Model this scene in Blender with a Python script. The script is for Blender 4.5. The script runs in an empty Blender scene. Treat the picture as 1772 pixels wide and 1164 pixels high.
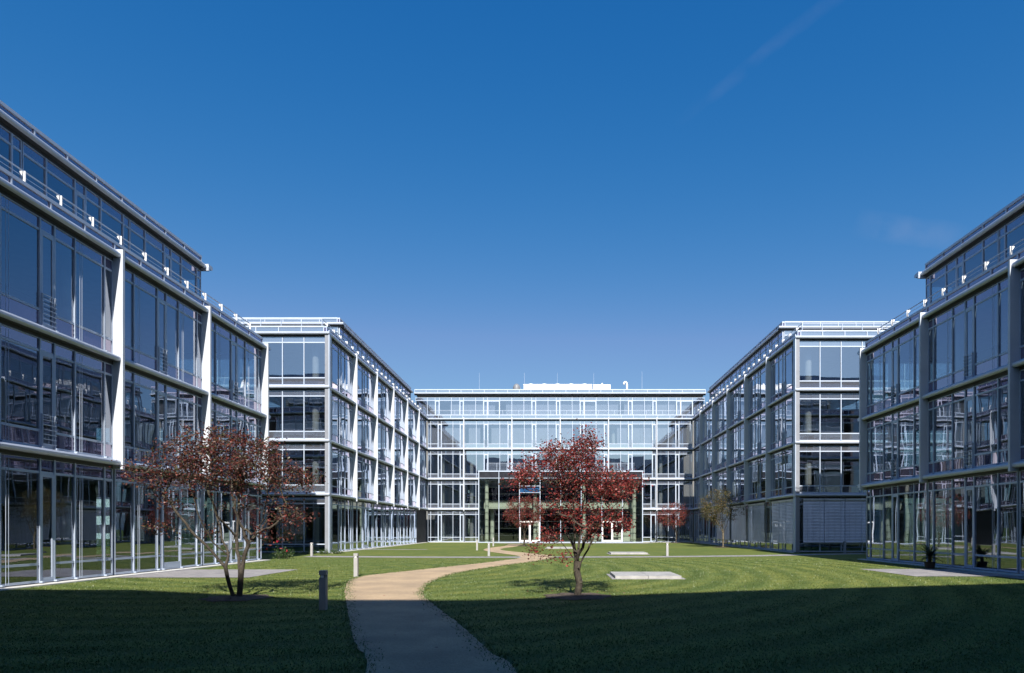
import bpy, math, random
from mathutils import Vector, noise
R = math.radians
random.seed(7)
S = bpy.context.scene
COL = S.collection
W = {}                                   # object -> world location

# ------------------------------------------------------------------ camera
CAMZ = 1.63
FPX, VPX, HZY = 1091.0, 959.0, 914.0
def px(x, y, d):                         # photo pixel at depth d -> point
    return Vector(((x - VPX) * d / FPX, d, CAMZ + (HZY - y) * d / FPX))
cam = bpy.data.objects.new('camera', bpy.data.cameras.new('camera'))
COL.objects.link(cam)
cam.location = (0, 0, CAMZ)
cam.rotation_euler = (R(90), 0, 0)
cam.data.sensor_width = 36
cam.data.lens = 36 * FPX / 1772
cam.data.shift_x = -(VPX - 886) / 1772
cam.data.shift_y = (HZY - 582) / 1772
cam.data.clip_end = 3000
S.camera = cam

# ------------------------------------------------------------------ materials
def new_mat(name):
    m = bpy.data.materials.new(name); m.use_nodes = True
    nt = m.node_tree; nt.nodes.clear()
    out = nt.nodes.new('ShaderNodeOutputMaterial')
    return m, nt, out
def noise_col(nt, a, b, scale, detail=4, lo=.35, hi=.65, coord='pos', rough=.55):
    if coord == 'pos':
        c = nt.nodes.new('ShaderNodeNewGeometry').outputs['Position']
    else:
        c = nt.nodes.new('ShaderNodeTexCoord').outputs['Object']
    n = nt.nodes.new('ShaderNodeTexNoise'); n.inputs['Scale'].default_value = scale
    n.inputs['Detail'].default_value = detail; n.inputs['Roughness'].default_value = rough
    nt.links.new(c, n.inputs['Vector'])
    r = nt.nodes.new('ShaderNodeValToRGB')
    r.color_ramp.elements[0].position = lo; r.color_ramp.elements[1].position = hi
    r.color_ramp.elements[0].color = (*a, 1); r.color_ramp.elements[1].color = (*b, 1)
    nt.links.new(n.outputs['Fac'], r.inputs['Fac'])
    return r.outputs['Color'], n
def principled(name, a, b=None, scale=3, rough=.5, metallic=0, spec=.5, bump=0, bscale=40, coord='pos', lo=.35, hi=.65, bdist=.02):
    m, nt, out = new_mat(name)
    p = nt.nodes.new('ShaderNodeBsdfPrincipled')
    col, _ = noise_col(nt, a, b or tuple(min(1, v * 1.12) for v in a), scale, lo=lo, hi=hi, coord=coord)
    nt.links.new(col, p.inputs['Base Color'])
    p.inputs['Roughness'].default_value = rough
    p.inputs['Metallic'].default_value = metallic
    p.inputs['Specular IOR Level'].default_value = spec
    if bump:
        g = nt.nodes.new('ShaderNodeNewGeometry')
        n = nt.nodes.new('ShaderNodeTexNoise'); n.inputs['Scale'].default_value = bscale; n.inputs['Detail'].default_value = 5
        nt.links.new(g.outputs['Position'], n.inputs['Vector'])
        bp = nt.nodes.new('ShaderNodeBump'); bp.inputs['Strength'].default_value = bump; bp.inputs['Distance'].default_value = bdist
        nt.links.new(n.outputs['Fac'], bp.inputs['Height']); nt.links.new(bp.outputs['Normal'], p.inputs['Normal'])
    nt.links.new(p.outputs[0], out.inputs[0])
    return m
def glass(name, tint, base, gcol, opaque=None, warp=.006):
    """Coated facade glass: a mirror reflection over a tinted pane (or over an enamelled back)."""
    m, nt, out = new_mat(name)
    L = nt.links.new
    fr = nt.nodes.new('ShaderNodeFresnel'); fr.inputs['IOR'].default_value = 1.5
    mp = nt.nodes.new('ShaderNodeMapRange'); mp.inputs['From Min'].default_value = .04; mp.inputs['From Max'].default_value = 1
    mp.inputs['To Min'].default_value = base; mp.inputs['To Max'].default_value = 2.3
    L(fr.outputs[0], mp.inputs['Value'])
    g = nt.nodes.new('ShaderNodeNewGeometry')
    n = nt.nodes.new('ShaderNodeTexNoise'); n.inputs['Scale'].default_value = .5; n.inputs['Detail'].default_value = 1.2
    L(g.outputs['Position'], n.inputs['Vector'])
    bp = nt.nodes.new('ShaderNodeBump'); bp.inputs['Strength'].default_value = 1; bp.inputs['Distance'].default_value = warp
    L(n.outputs['Fac'], bp.inputs['Height'])
    def mth(op, a, b):
        q = nt.nodes.new('ShaderNodeMath'); q.operation = op; L(a, q.inputs[0]); q.inputs[1].default_value = b; return q.outputs[0]
    r1 = g.outputs['Random Per Island']; r2 = mth('FRACT', mth('MULTIPLY', r1, 17.31), 0)
    cv_ = nt.nodes.new('ShaderNodeCombineXYZ')
    L(mth('MULTIPLY', mth('SUBTRACT', r1, .5), .010), cv_.inputs[0]); L(mth('MULTIPLY', mth('SUBTRACT', r1, .5), .010), cv_.inputs[1]); L(mth('MULTIPLY', mth('SUBTRACT', r2, .5), .012), cv_.inputs[2])
    va = nt.nodes.new('ShaderNodeVectorMath'); va.operation = 'ADD'; L(bp.outputs[0], va.inputs[0]); L(cv_.outputs[0], va.inputs[1])
    vn = nt.nodes.new('ShaderNodeVectorMath'); vn.operation = 'NORMALIZE'; L(va.outputs[0], vn.inputs[0])
    gl = nt.nodes.new('ShaderNodeBsdfGlossy'); gl.inputs['Roughness'].default_value = 0.0; gl.inputs['Color'].default_value = (*gcol, 1)
    L(vn.outputs[0], gl.inputs['Normal'])
    if opaque:
        b = nt.nodes.new('ShaderNodeBsdfDiffuse'); b.inputs['Color'].default_value = (*opaque, 1)
    else:
        b = nt.nodes.new('ShaderNodeBsdfTransparent'); b.inputs['Color'].default_value = (*tint, 1)
    mx = nt.nodes.new('ShaderNodeMixShader'); cl_ = mth('MINIMUM', mp.outputs[0], 1.0)
    L(cl_, mx.inputs[0]); L(b.outputs[0], mx.inputs[1]); L(gl.outputs[0], mx.inputs[2])
    L(mx.outputs[0], out.inputs[0])
    return m
M = {}
M['metal'] = principled('silver_paint', (.37, .44, .56), (.43, .50, .62), scale=.9, rough=.42, metallic=.1)
M['fin'] = principled('fin_paint', (.46, .50, .57), (.53, .57, .64), scale=.8, rough=.42)
M['gutter'] = principled('gutter_paint', (.40, .45, .55), (.47, .52, .62), scale=.7, rough=.33, metallic=.2)
M['soffit'] = principled('shaded_underside', (.035, .04, .05), rough=.6)  # dark colour puts the shade into the gutter undersides
M['metal_mid'] = principled('shaded_silver_paint', (.20, .215, .25), rough=.4)  # shaded copy of the silver paint, for the corner posts
M['metal_dark'] = principled('grey_metal', (.16, .17, .19), rough=.45)
M['white'] = principled('white_paint', (.78, .78, .78), rough=.5)
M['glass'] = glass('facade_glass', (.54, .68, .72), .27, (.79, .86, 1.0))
M['glass_sun'] = glass('sunlit_facade_glass', (.72, .77, .82), .42, (.84, .91, 1.0))  # lit copy of the facade glass, brighter where panes face the sun
M['glass_green'] = glass('green_glass', (.75, .82, .785), .10, (.85, .95, .95))
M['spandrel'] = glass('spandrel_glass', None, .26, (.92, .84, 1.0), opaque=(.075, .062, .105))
M['spandrel_sun'] = glass('sunlit_spandrel_glass', None, .52, (.86, .95, 1.0), opaque=(.12, .13, .16))  # lit copy of the spandrel glass, coloured paler on sun-facing fronts
M['slab_top'] = principled('carpet_grey', (.10, .10, .11), rough=.9)
M['ceiling'] = principled('ceiling_white', (.42, .42, .41), rough=.8)
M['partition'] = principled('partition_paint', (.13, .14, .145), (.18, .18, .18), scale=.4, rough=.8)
M['column'] = principled('column_paint', (.72, .75, .70), rough=.7)
M['column_green'] = principled('column_pale_green', (.58, .60, .53), rough=.7)
M['roof'] = principled('roof_felt', (.22, .22, .23), rough=.9)
M['concrete'] = principled('concrete', (.50, .50, .49), (.60, .60, .58), scale=2.5, rough=.85, bump=.25, bscale=60)
M['white_slab'] = principled('pale_slab', (.27, .27, .27), (.37, .37, .37), scale=3, rough=.8, bump=.2, bscale=50)
M['blind'] = principled('blind_aluminium', (.60, .62, .66), (.68, .70, .74), scale=1.2, rough=.35, metallic=.5)
M['blue_blind'] = principled('blue_cloth', (.03, .16, .48), (.04, .19, .55), rough=.8)
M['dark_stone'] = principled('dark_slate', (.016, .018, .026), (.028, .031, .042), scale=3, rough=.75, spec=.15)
M['soil'] = principled('bark_mulch', (.045, .032, .024), (.11, .085, .065), scale=14, rough=.95, bump=.8, bscale=35, bdist=.03)
M['bark'] = principled('bark', (.026, .021, .017), (.065, .055, .042), scale=16, rough=.9, bump=.6, bscale=60, bdist=.01)
M['bark_pale'] = principled('pale_bark', (.08, .068, .045), (.17, .145, .10), scale=16, rough=.9, bump=.6, bscale=60, bdist=.01)
M['twig'] = principled('lichen_bark', (.028, .023, .018), (.075, .063, .047), scale=20, rough=.9)
M['bollard'] = principled('bollard_paint', (.30, .30, .31), (.34, .34, .35), rough=.5)
M['pot'] = principled('dark_pot', (.03, .022, .02), rough=.7)
M['frost'] = principled('lamp_lens', (.75, .75, .72), rough=.4)

def leaf(name, c, trans=.35):
    m, nt, out = new_mat(name)
    d = nt.nodes.new('ShaderNodeBsdfPrincipled'); d.inputs['Roughness'].default_value = .45
    col, _ = noise_col(nt, tuple(v * .7 for v in c), tuple(v * 1.3 for v in c), 9, lo=.3, hi=.7)
    nt.links.new(col, d.inputs['Base Color'])
    t = nt.nodes.new('ShaderNodeBsdfTranslucent'); nt.links.new(col, t.inputs['Color'])
    mx = nt.nodes.new('ShaderNodeMixShader'); mx.inputs[0].default_value = trans
    nt.links.new(d.outputs[0], mx.inputs[1]); nt.links.new(t.outputs[0], mx.inputs[2]); nt.links.new(mx.outputs[0], out.inputs[0])
    return m
LEAF = {
 'red': [leaf('leaf_red', (.22, .030, .030)), leaf('leaf_crimson', (.32, .055, .045)), leaf('leaf_maroon', (.10, .02, .022)), leaf('leaf_olive_brown', (.13, .08, .045))],
 'brown': [leaf('leaf_dark_maroon', (.09, .03, .026)), leaf('leaf_brown', (.14, .065, .04)), leaf('leaf_rust', (.20, .045, .034)), leaf('leaf_dull_green', (.07, .07, .03)), leaf('leaf_wine', (.065, .02, .024))],
 'olive': [leaf('leaf_olive', (.10, .10, .03)), leaf('leaf_ochre', (.24, .16, .05)), leaf('leaf_dark_olive', (.06, .07, .025)), leaf('leaf_tan', (.16, .11, .05))],
 'green': [leaf('leaf_green', (.05, .10, .028)), leaf('leaf_dark_green', (.03, .07, .022)), leaf('leaf_light_green', (.10, .15, .04))],
 'palm': [leaf('leaf_palm', (.03, .05, .02)), leaf('leaf_palm_dark', (.02, .035, .016))],
 'rose': [leaf('petal_red', (.55, .02, .05)), leaf('petal_pink', (.6, .06, .10))],
}

# lawn: mown bands + fine mottling
def lawn_mat():
    m, nt, out = new_mat('lawn_grass'); L = nt.links.new
    g = nt.nodes.new('ShaderNodeNewGeometry')
    def nz(scale, detail, rough=.6, vec=None):
        n = nt.nodes.new('ShaderNodeTexNoise'); n.inputs['Scale'].default_value = scale; n.inputs['Detail'].default_value = detail; n.inputs['Roughness'].default_value = rough
        L(vec or g.outputs['Position'], n.inputs['Vector']); return n.outputs['Fac']
    def ramp(f, a, b, lo, hi):
        r = nt.nodes.new('ShaderNodeValToRGB'); e = r.color_ramp.elements
        e[0].position, e[1].position = lo, hi; e[0].color = (*a, 1); e[1].color = (*b, 1); L(f, r.inputs['Fac']); return r.outputs['Color']
    def mix(f, a, b, mode='MIX'):
        x = nt.nodes.new('ShaderNodeMixRGB'); x.blend_type = mode
        if isinstance(f, float): x.inputs[0].default_value = f
        else: L(f, x.inputs[0])
        for i, v in ((1, a), (2, b)): L(v, x.inputs[i])
        return x.outputs[0]
    fine = ramp(nz(22, 6, .7), (.080, .112, .030), (.146, .182, .056), .25, .75)
    mid = ramp(nz(1.1, 5, .65), (.72, .80, .75), (1.25, 1.12, 1.05), .32, .68)
    big = ramp(nz(.16, 3), (.85, .92, .9), (1.15, 1.08, 1.0), .35, .65)
    dry = nz(3.2, 5, .75)
    c = mix(1.0, fine, mid, 'MULTIPLY'); c = mix(1.0, c, big, 'MULTIPLY')
    # mower bands curving with the path
    mp = nt.nodes.new('ShaderNodeMapping'); mp.inputs['Location'].default_value = (9, -26, 0); L(g.outputs['Position'], mp.inputs['Vector'])
    wv = nt.nodes.new('ShaderNodeTexWave'); wv.wave_type = 'RINGS'; wv.rings_direction = 'Z'; wv.inputs['Scale'].default_value = .30
    wv.inputs['Distortion'].default_value = 1.6; wv.inputs['Detail'].default_value = 2; wv.inputs['Detail Scale'].default_value = .6
    L(mp.outputs[0], wv.inputs['Vector'])
    band = ramp(wv.outputs['Fac'], (.76, .82, .80), (1.12, 1.08, 1.05), .15, .85)
    c = mix(1.0, c, band, 'MULTIPLY')
    straw = ramp(dry, (0, 0, 0), (1, 1, 1), .60, .78)
    tan = nt.nodes.new('ShaderNodeRGB'); tan.outputs[0].default_value = (.20, .19, .07, 1)
    mx = nt.nodes.new('ShaderNodeMixRGB'); L(straw, mx.inputs[0]); L(c, mx.inputs[1]); L(tan.outputs[0], mx.inputs[2])
    p = nt.nodes.new('ShaderNodeBsdfPrincipled'); p.inputs['Roughness'].default_value = .9; p.inputs['Specular IOR Level'].default_value = .15
    L(mx.outputs[0], p.inputs['Base Color'])
    bp = nt.nodes.new('ShaderNodeBump'); bp.inputs['Strength'].default_value = .6; bp.inputs['Distance'].default_value = .02
    L(nz(34, 5, .7), bp.inputs['Height']); L(bp.outputs[0], p.inputs['Normal'])
    L(p.outputs[0], out.inputs[0]); return m
M['lawn'] = lawn_mat()
def gravel_mat():
    m, nt, out = new_mat('path_gravel'); L = nt.links.new
    p = nt.nodes.new('ShaderNodeBsdfPrincipled'); p.inputs['Roughness'].default_value = .95
    a, n1 = noise_col(nt, (.27, .20, .125), (.50, .39, .265), 38, detail=8, lo=.3, hi=.7, rough=.75)
    b, n2 = noise_col(nt, (.78, .78, .8), (1.1, 1.08, 1.05), .9, detail=5)
    mx = nt.nodes.new('ShaderNodeMixRGB'); mx.blend_type = 'MULTIPLY'; mx.inputs[0].default_value = 1
    L(a, mx.inputs[1]); L(b, mx.inputs[2]); L(mx.outputs[0], p.inputs['Base Color'])
    bp = nt.nodes.new('ShaderNodeBump'); bp.inputs['Strength'].default_value = .7; bp.inputs['Distance'].default_value = .015
    L(n1.outputs['Fac'], bp.inputs['Height']); L(bp.outputs[0], p.inputs['Normal']); L(p.outputs[0], out.inputs[0]); return m
M['gravel'] = gravel_mat()
def paving_mat():
    m, nt, out = new_mat('paving_setts'); L = nt.links.new
    p = nt.nodes.new('ShaderNodeBsdfPrincipled'); p.inputs['Roughness'].default_value = .85
    g = nt.nodes.new('ShaderNodeNewGeometry')
    b = nt.nodes.new('ShaderNodeTexBrick'); b.inputs['Scale'].default_value = 1; b.inputs['Brick Width'].default_value = .6; b.inputs['Row Height'].default_value = .3
    b.inputs['Mortar Size'].default_value = .012; b.inputs['Color1'].default_value = (.24, .235, .25, 1); b.inputs['Color2'].default_value = (.30, .29, .30, 1); b.inputs['Mortar'].default_value = (.12, .12, .11, 1)
    L(g.outputs['Position'], b.inputs['Vector'])
    c, n = noise_col(nt, (.8, .8, .82), (1.1, 1.1, 1.08), 2.2, detail=6)
    mx = nt.nodes.new('ShaderNodeMixRGB'); mx.blend_type = 'MULTIPLY'; mx.inputs[0].default_value = 1
    L(b.outputs['Color'], mx.inputs[1]); L(c, mx.inputs[2]); L(mx.outputs[0], p.inputs['Base Color']); L(p.outputs[0], out.inputs[0]); return m
M['paving'] = paving_mat()

# ------------------------------------------------------------------ mesh helpers
class MB:
    def __init__(s): s.v = []; s.f = []; s.m = []
    def face(s, pts, mi=0):
        i = len(s.v); s.v += [tuple(p) for p in pts]; s.f.append(tuple(range(i, i + len(pts)))); s.m.append(mi)
    def hexa(s, c, mi=0, flip=False):
        i = len(s.v); s.v += [tuple(p) for p in c]
        for q in ((0, 3, 2, 1), (4, 5, 6, 7), (0, 1, 5, 4), (1, 2, 6, 5), (2, 3, 7, 6), (3, 0, 4, 7)):
            q = tuple(i + k for k in q)
            s.f.append(q[::-1] if flip else q); s.m.append(mi)
    def box(s, x0, x1, y0, y1, z0, z1, mi=0):
        s.hexa([(x0, y0, z0), (x1, y0, z0), (x1, y1, z0), (x0, y1, z0), (x0, y0, z1), (x1, y0, z1), (x1, y1, z1), (x0, y1, z1)], mi)
    def tube(s, a, b, ra, rb, n=6, mi=0, cap=False):
        a, b = Vector(a), Vector(b); d = b - a
        if d.length < 1e-6: return
        d.normalize(); u = d.orthogonal().normalized(); w = d.cross(u); i = len(s.v)
        for p, r in ((a, ra), (b, rb)):
            for k in range(n):
                t = 2 * math.pi * k / n; s.v.append(tuple(p + u * (r * math.cos(t)) + w * (r * math.sin(t))))
        for k in range(n):
            k2 = (k + 1) % n; s.f.append((i + k, i + k2, i + n + k2, i + n + k)); s.m.append(mi)
        if cap:
            s.f.append(tuple(i + n + k for k in range(n))); s.m.append(mi)
            s.f.append(tuple(i + n - 1 - k for k in range(n))); s.m.append(mi)
    def mesh(s, name, mats, smooth=False):
        me = bpy.data.meshes.new(name); me.from_pydata(s.v, [], s.f)
        for m in mats: me.materials.append(m)
        me.polygons.foreach_set('material_index', s.m)
        if smooth: me.polygons.foreach_set('use_smooth', [True] * len(s.f))
        me.update(); return me
def link(name, data, parent=None, loc=(0, 0, 0)):
    o = bpy.data.objects.new(name, data); COL.objects.link(o)
    W[o] = Vector(loc)
    if parent: o.parent = parent; o.location = W[o] - W[parent]
    else: o.location = W[o]
    return o
def tag(o, label=None, cat=None, group=None, kind=None):
    if label: o['label'] = label
    if cat: o['category'] = cat
    if group: o['group'] = group
    if kind: o['kind'] = kind
    return o
def thing(name, loc, label, cat, group=None):
    return tag(link(name, None, None, loc), label, cat, group)

class FB(MB):
    """Boxes in a facade frame: s along u, t outward along n, z up (relative coordinates)."""
    def __init__(s, u, n):
        super().__init__(); s.u = Vector(u); s.n = Vector(n); s.fl = s.u.cross(s.n).z < 0
    def P(s, a, t, z): return s.u * a + s.n * t + Vector((0, 0, z))
    def b(s, s0, s1, t0, t1, z0, z1, mi=0):
        P = s.P
        s.hexa([P(s0, t0, z0), P(s1, t0, z0), P(s1, t1, z0), P(s0, t1, z0), P(s0, t0, z1), P(s1, t0, z1), P(s1, t1, z1), P(s0, t1, z1)], mi, s.fl)
    def quad(s, s0, s1, t, z0, z1, mi=0):
        q = [s.P(s0, t, z0), s.P(s1, t, z0), s.P(s1, t, z1), s.P(s0, t, z1)]
        if s.u.cross(Vector((0, 0, 1))).dot(s.n) < 0: q.reverse()
        s.face(q, mi)
    def ext(s, prof, s0, s1, mi=0):
        k = len(prof); i = len(s.v)
        for a in (s0, s1):
            for t, z in prof: s.v.append(tuple(s.P(a, t, z)))
        for j in range(k):
            j2 = (j + 1) % k; q = (i + j, i + j2, i + k + j2, i + k + j); s.f.append(q[::-1] if s.fl else q); s.m.append(mi)
        a = tuple(i + j for j in range(k)); b = tuple(i + k + j for j in range(k - 1, -1, -1))
        s.f += [a, b]; s.m += [mi, mi]

# ------------------------------------------------------------------ facade kit
MC = {}
FLOORS = {                                # height, lower rail (z0,z1), upper rail (z0,z1)
 'ground': (3.60, (.50, .57), (3.16, 3.23)),
 'floor': (3.18, (.47, .54), (2.78, 2.85)),
 'pent': (2.86, None, (2.46, 2.53)),
}
def window(root, o, u, n, s0, s1, z, ft, pat, opts=()):
    """One bay of one storey: frame > pane, juliet railing, blind guides."""
    H, lo, hi = FLOORS[ft]
    tot = sum(w for w, k in pat); sc = (s1 - s0) / tot
    key = (tuple(u), tuple(n), round(s1 - s0, 3), ft, tuple(pat), tuple(opts))
    if key not in MC:
        fr = FB(u, n); gl = FB(u, n); gds = []; rails = []; doors = []
        HW = .027
        fr.b(0, .03, -.06, .025, 0, H); fr.b(s1 - s0 - .03, s1 - s0, -.06, .025, 0, H)
        x = 0; edges = [0]
        for w, k in pat: x += w * sc; edges.append(x)
        for i, (w, k) in enumerate(pat):
            a, b = edges[i], edges[i + 1]
            a2 = a + (.03 if i == 0 else HW); b2 = b - (.03 if i == len(pat) - 1 else HW)
            if i > 0:
                fr.b(a - HW, a + HW, -.06, .042, 0, H)
                fr.b(a - .04, a + .04, .042, .13, .0, .045)            # stand-off foot
            if 'guides' in opts and i > 0 and k == 'f' and w > 1.2:
                for g in (a + .07, a + .16):
                    gd = FB(u, n); gd.b(g - .005, g + .005, .12, .13, .03, H - .12); gds.append(gd.mesh('blind_guide', [M['metal']]))
            zb = .07
            fr.b(a2, b2, -.05, .026, 0, zb)                          # sill rail
            fr.b(a2, b2, -.05, .026, hi[0], hi[1])
            fr.b(a2, b2, -.05, .026, H - .03, H)
            gl.quad(a2, b2, 0, hi[1], H - .03, 1)                    # transom
            if k == 'f':
                z0 = zb
                if lo:
                    fr.b(a2, b2, -.05, .026, lo[0], lo[1]); gl.quad(a2, b2, .002, zb, lo[0], 0 if ft == 'ground' else 1); z0 = lo[1]
                gl.quad(a2, b2, 0, z0, hi[0], 0)
            else:
                e = .065
                fr.b(a2, a2 + e, -.05, .034, zb, hi[0]); fr.b(b2 - e, b2, -.05, .034, zb, hi[0])
                fr.b(a2 + e, b2 - e, -.05, .034, zb, zb + (.2 if k == 'd' else .07)); fr.b(a2 + e, b2 - e, -.05, .034, hi[0] - .09, hi[0])
                gl.quad(a2 + e, b2 - e, .01, zb + (.2 if k == 'd' else .07), hi[0] - .09, 0)
                if k == 'n' and ft == 'floor':
                    jr = FB(u, n)
                    for q in range(7): jr.b(a2 - .02, b2 + .02, .09, .108, .12 + q * .14, .135 + q * .14)
                    jr.b(a2 - .01, a2 + .015, .044, .09, .05, 1.0); jr.b(b2 - .015, b2 + .01, .044, .09, .05, 1.0)
                    rails.append(jr.mesh('railing', [M['metal']]))
                if k == 'd':
                    h = FB(u, n); h.b(b2 - .11, b2 - .08, .09, .115, .9, 1.25); h.b(b2 - .11, b2 - .08, .06, .09, .93, .96); h.b(b2 - .11, b2 - .08, .06, .09, 1.19, 1.22)
                    doors.append(h.mesh('handle', [M['metal']]))
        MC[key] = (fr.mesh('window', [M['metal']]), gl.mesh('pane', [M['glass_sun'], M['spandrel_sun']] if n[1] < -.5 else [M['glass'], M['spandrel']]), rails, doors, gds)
    fr, gl, rails, doors, gds = MC[key]
    loc = Vector(o) + Vector(u) * s0 + Vector((0, 0, z))
    w = link('window', fr, root, loc); link('pane', gl, w, loc)
    for r in rails: link('railing', r, w, loc)
    for d in doors: link('handle', d, w, loc)
    for gd in gds: link('blind_guide', gd, w, loc)
    return w
GUTTER = [(-.06, -.18), (.03, -.18), (.03, -.07), (.21, -.07), (.27, -.05), (.3, -.01), (.304, .05), (.28, .098), (.16, .125), (-.06, .135)]
CANOPY = [(-.06, -.06), (.30, -.13), (.46, -.11), (.52, -.04), (.50, .03), (.36, .10), (-.06, .135)]
def ledge(root, o, u, n, s0, s1, z, prof=GUTTER):
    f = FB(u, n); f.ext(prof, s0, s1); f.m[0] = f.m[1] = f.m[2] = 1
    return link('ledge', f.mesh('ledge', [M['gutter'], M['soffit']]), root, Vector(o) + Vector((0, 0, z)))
def parapet(root, o, u, n, s0, s1, z, step=1.35, ext=0):
    f = FB(u, n); f.b(s0, s1, -.12, .0, .135, .44, 1)
    f.b(s0 - ext, s1, -.16, .05, .44, .54, 0)
    k = max(1, round((s1 - s0) / step))
    for i in range(k + 1):
        a = s0 + (s1 - s0) * i / k
        a = min(max(a, s0 + .025), s1 - .025); f.b(a - .025, a + .025, .002, .045, .137, .438, 0)
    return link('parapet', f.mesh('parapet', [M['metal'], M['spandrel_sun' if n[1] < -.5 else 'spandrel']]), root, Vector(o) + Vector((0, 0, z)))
POSTS = {}
def roof_rail(root, o, u, n, s0, s1, z, step=1.35, off=-.42, first=.6, bracket=True, zt=1.12, z0=.14):
    f = FB(u, n)
    for q in range(6):
        r = .007 if q < 5 else .017
        h = z0 + .18 + q * (zt - z0 - .18) / 5
        f.b(s0, s1, off - r, off + r, h - r, h + r)
    rr = link('roof_railing', f.mesh('roof_railing', [M['metal']]), root, Vector(o) + Vector((0, 0, z)))
    key = (tuple(u), tuple(n), bracket, zt, z0)
    if key not in POSTS:
        p = FB(u, n)
        if bracket:                       # upright plate with a swept arm towards the roof
            for a, b, c, d in (((-.01, z0), (.06, z0), (.06, zt - .1), (-.01, zt - .1)), ((-.01, zt - .1), (.06, zt - .1), (.06, zt), (-.1, zt)), ((-.01, zt - .1), (-.1, zt), (-.1, zt - .03), (-.015, zt - .15))):
                p.hexa([p.P(-.012, *a), p.P(-.012, *b), p.P(-.012, *c), p.P(-.012, *d), p.P(.012, *a), p.P(.012, *b), p.P(.012, *c), p.P(.012, *d)], 0, p.fl)
        else:
            p.b(-.015, .015, -.03, .03, z0, zt)
        POSTS[key] = p.mesh('post', [M['white'] if bracket else M['metal']])
    s = s0 + first
    while s <= s1 + 1e-3:
        link('post', POSTS[key], rr, Vector(o) + Vector(u) * s + Vector(n) * off + Vector((0, 0, z))); s += step
    return rr
def fin(root, o, u, n, s, z0, z1):
    f = FB(u, n); cuts = [z0] + [l + .16 for l in LV[1:] if z0 + .6 < l + .16 < z1 - .6] + [z1]
    for a, b in zip(cuts, cuts[1:]): f.b(s - .05, s + .05, -.06, .36, a + .006, b - .006)
    f.b(s - .044, s + .044, -.06, .354, z0 + .02, z1 - .02)
    return link('fin', f.mesh('fin', [M['fin']]), root, Vector(o))

LV = [0.04, 3.82, 7.32, 10.82, 14.32]
SIDE = (( .98, 'f'), (1.35, 'f'), (.54, 'n'), (.82, 'f'), (1.31, 'f'), (.40, 'f'))
SIDE_DOOR = ((.98, 'f'), (1.35, 'f'), (.30, 'f'), (1.2, 'd'), (1.17, 'f'), (.40, 'f'))
END4 = ((1.425, 'f'),) * 4
def storey(i, top): return (LV[i] + .02, 'ground') if i == 0 else (LV[i] + .14, 'floor')
def interior_slabs(root, x0, x1, y0, y1, levels, roof_i):
    for i in levels:
        m = MB(); z = LV[i]
        m.box(x0, x1, y0, y1, z - .28, z - .02, 0); m.box(x0, x1, y0, y1, z - .015, z + .06, 1)
        link('roof' if i == roof_i else 'floor_slab', m.mesh('slab', [M['ceiling'], M['roof'] if i == roof_i else M['slab_top']]), root)
def columns(root, pts, nlev, r=.22, mat='column', zs=None):
    for x, y in pts:
        m = MB()
        for i in range(nlev):
            m.tube((x, y, LV[i] + .065), (x, y, LV[i + 1] - .285), r, r, 20)
        link('column', m.mesh('column', [M[mat]], True), root)

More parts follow.
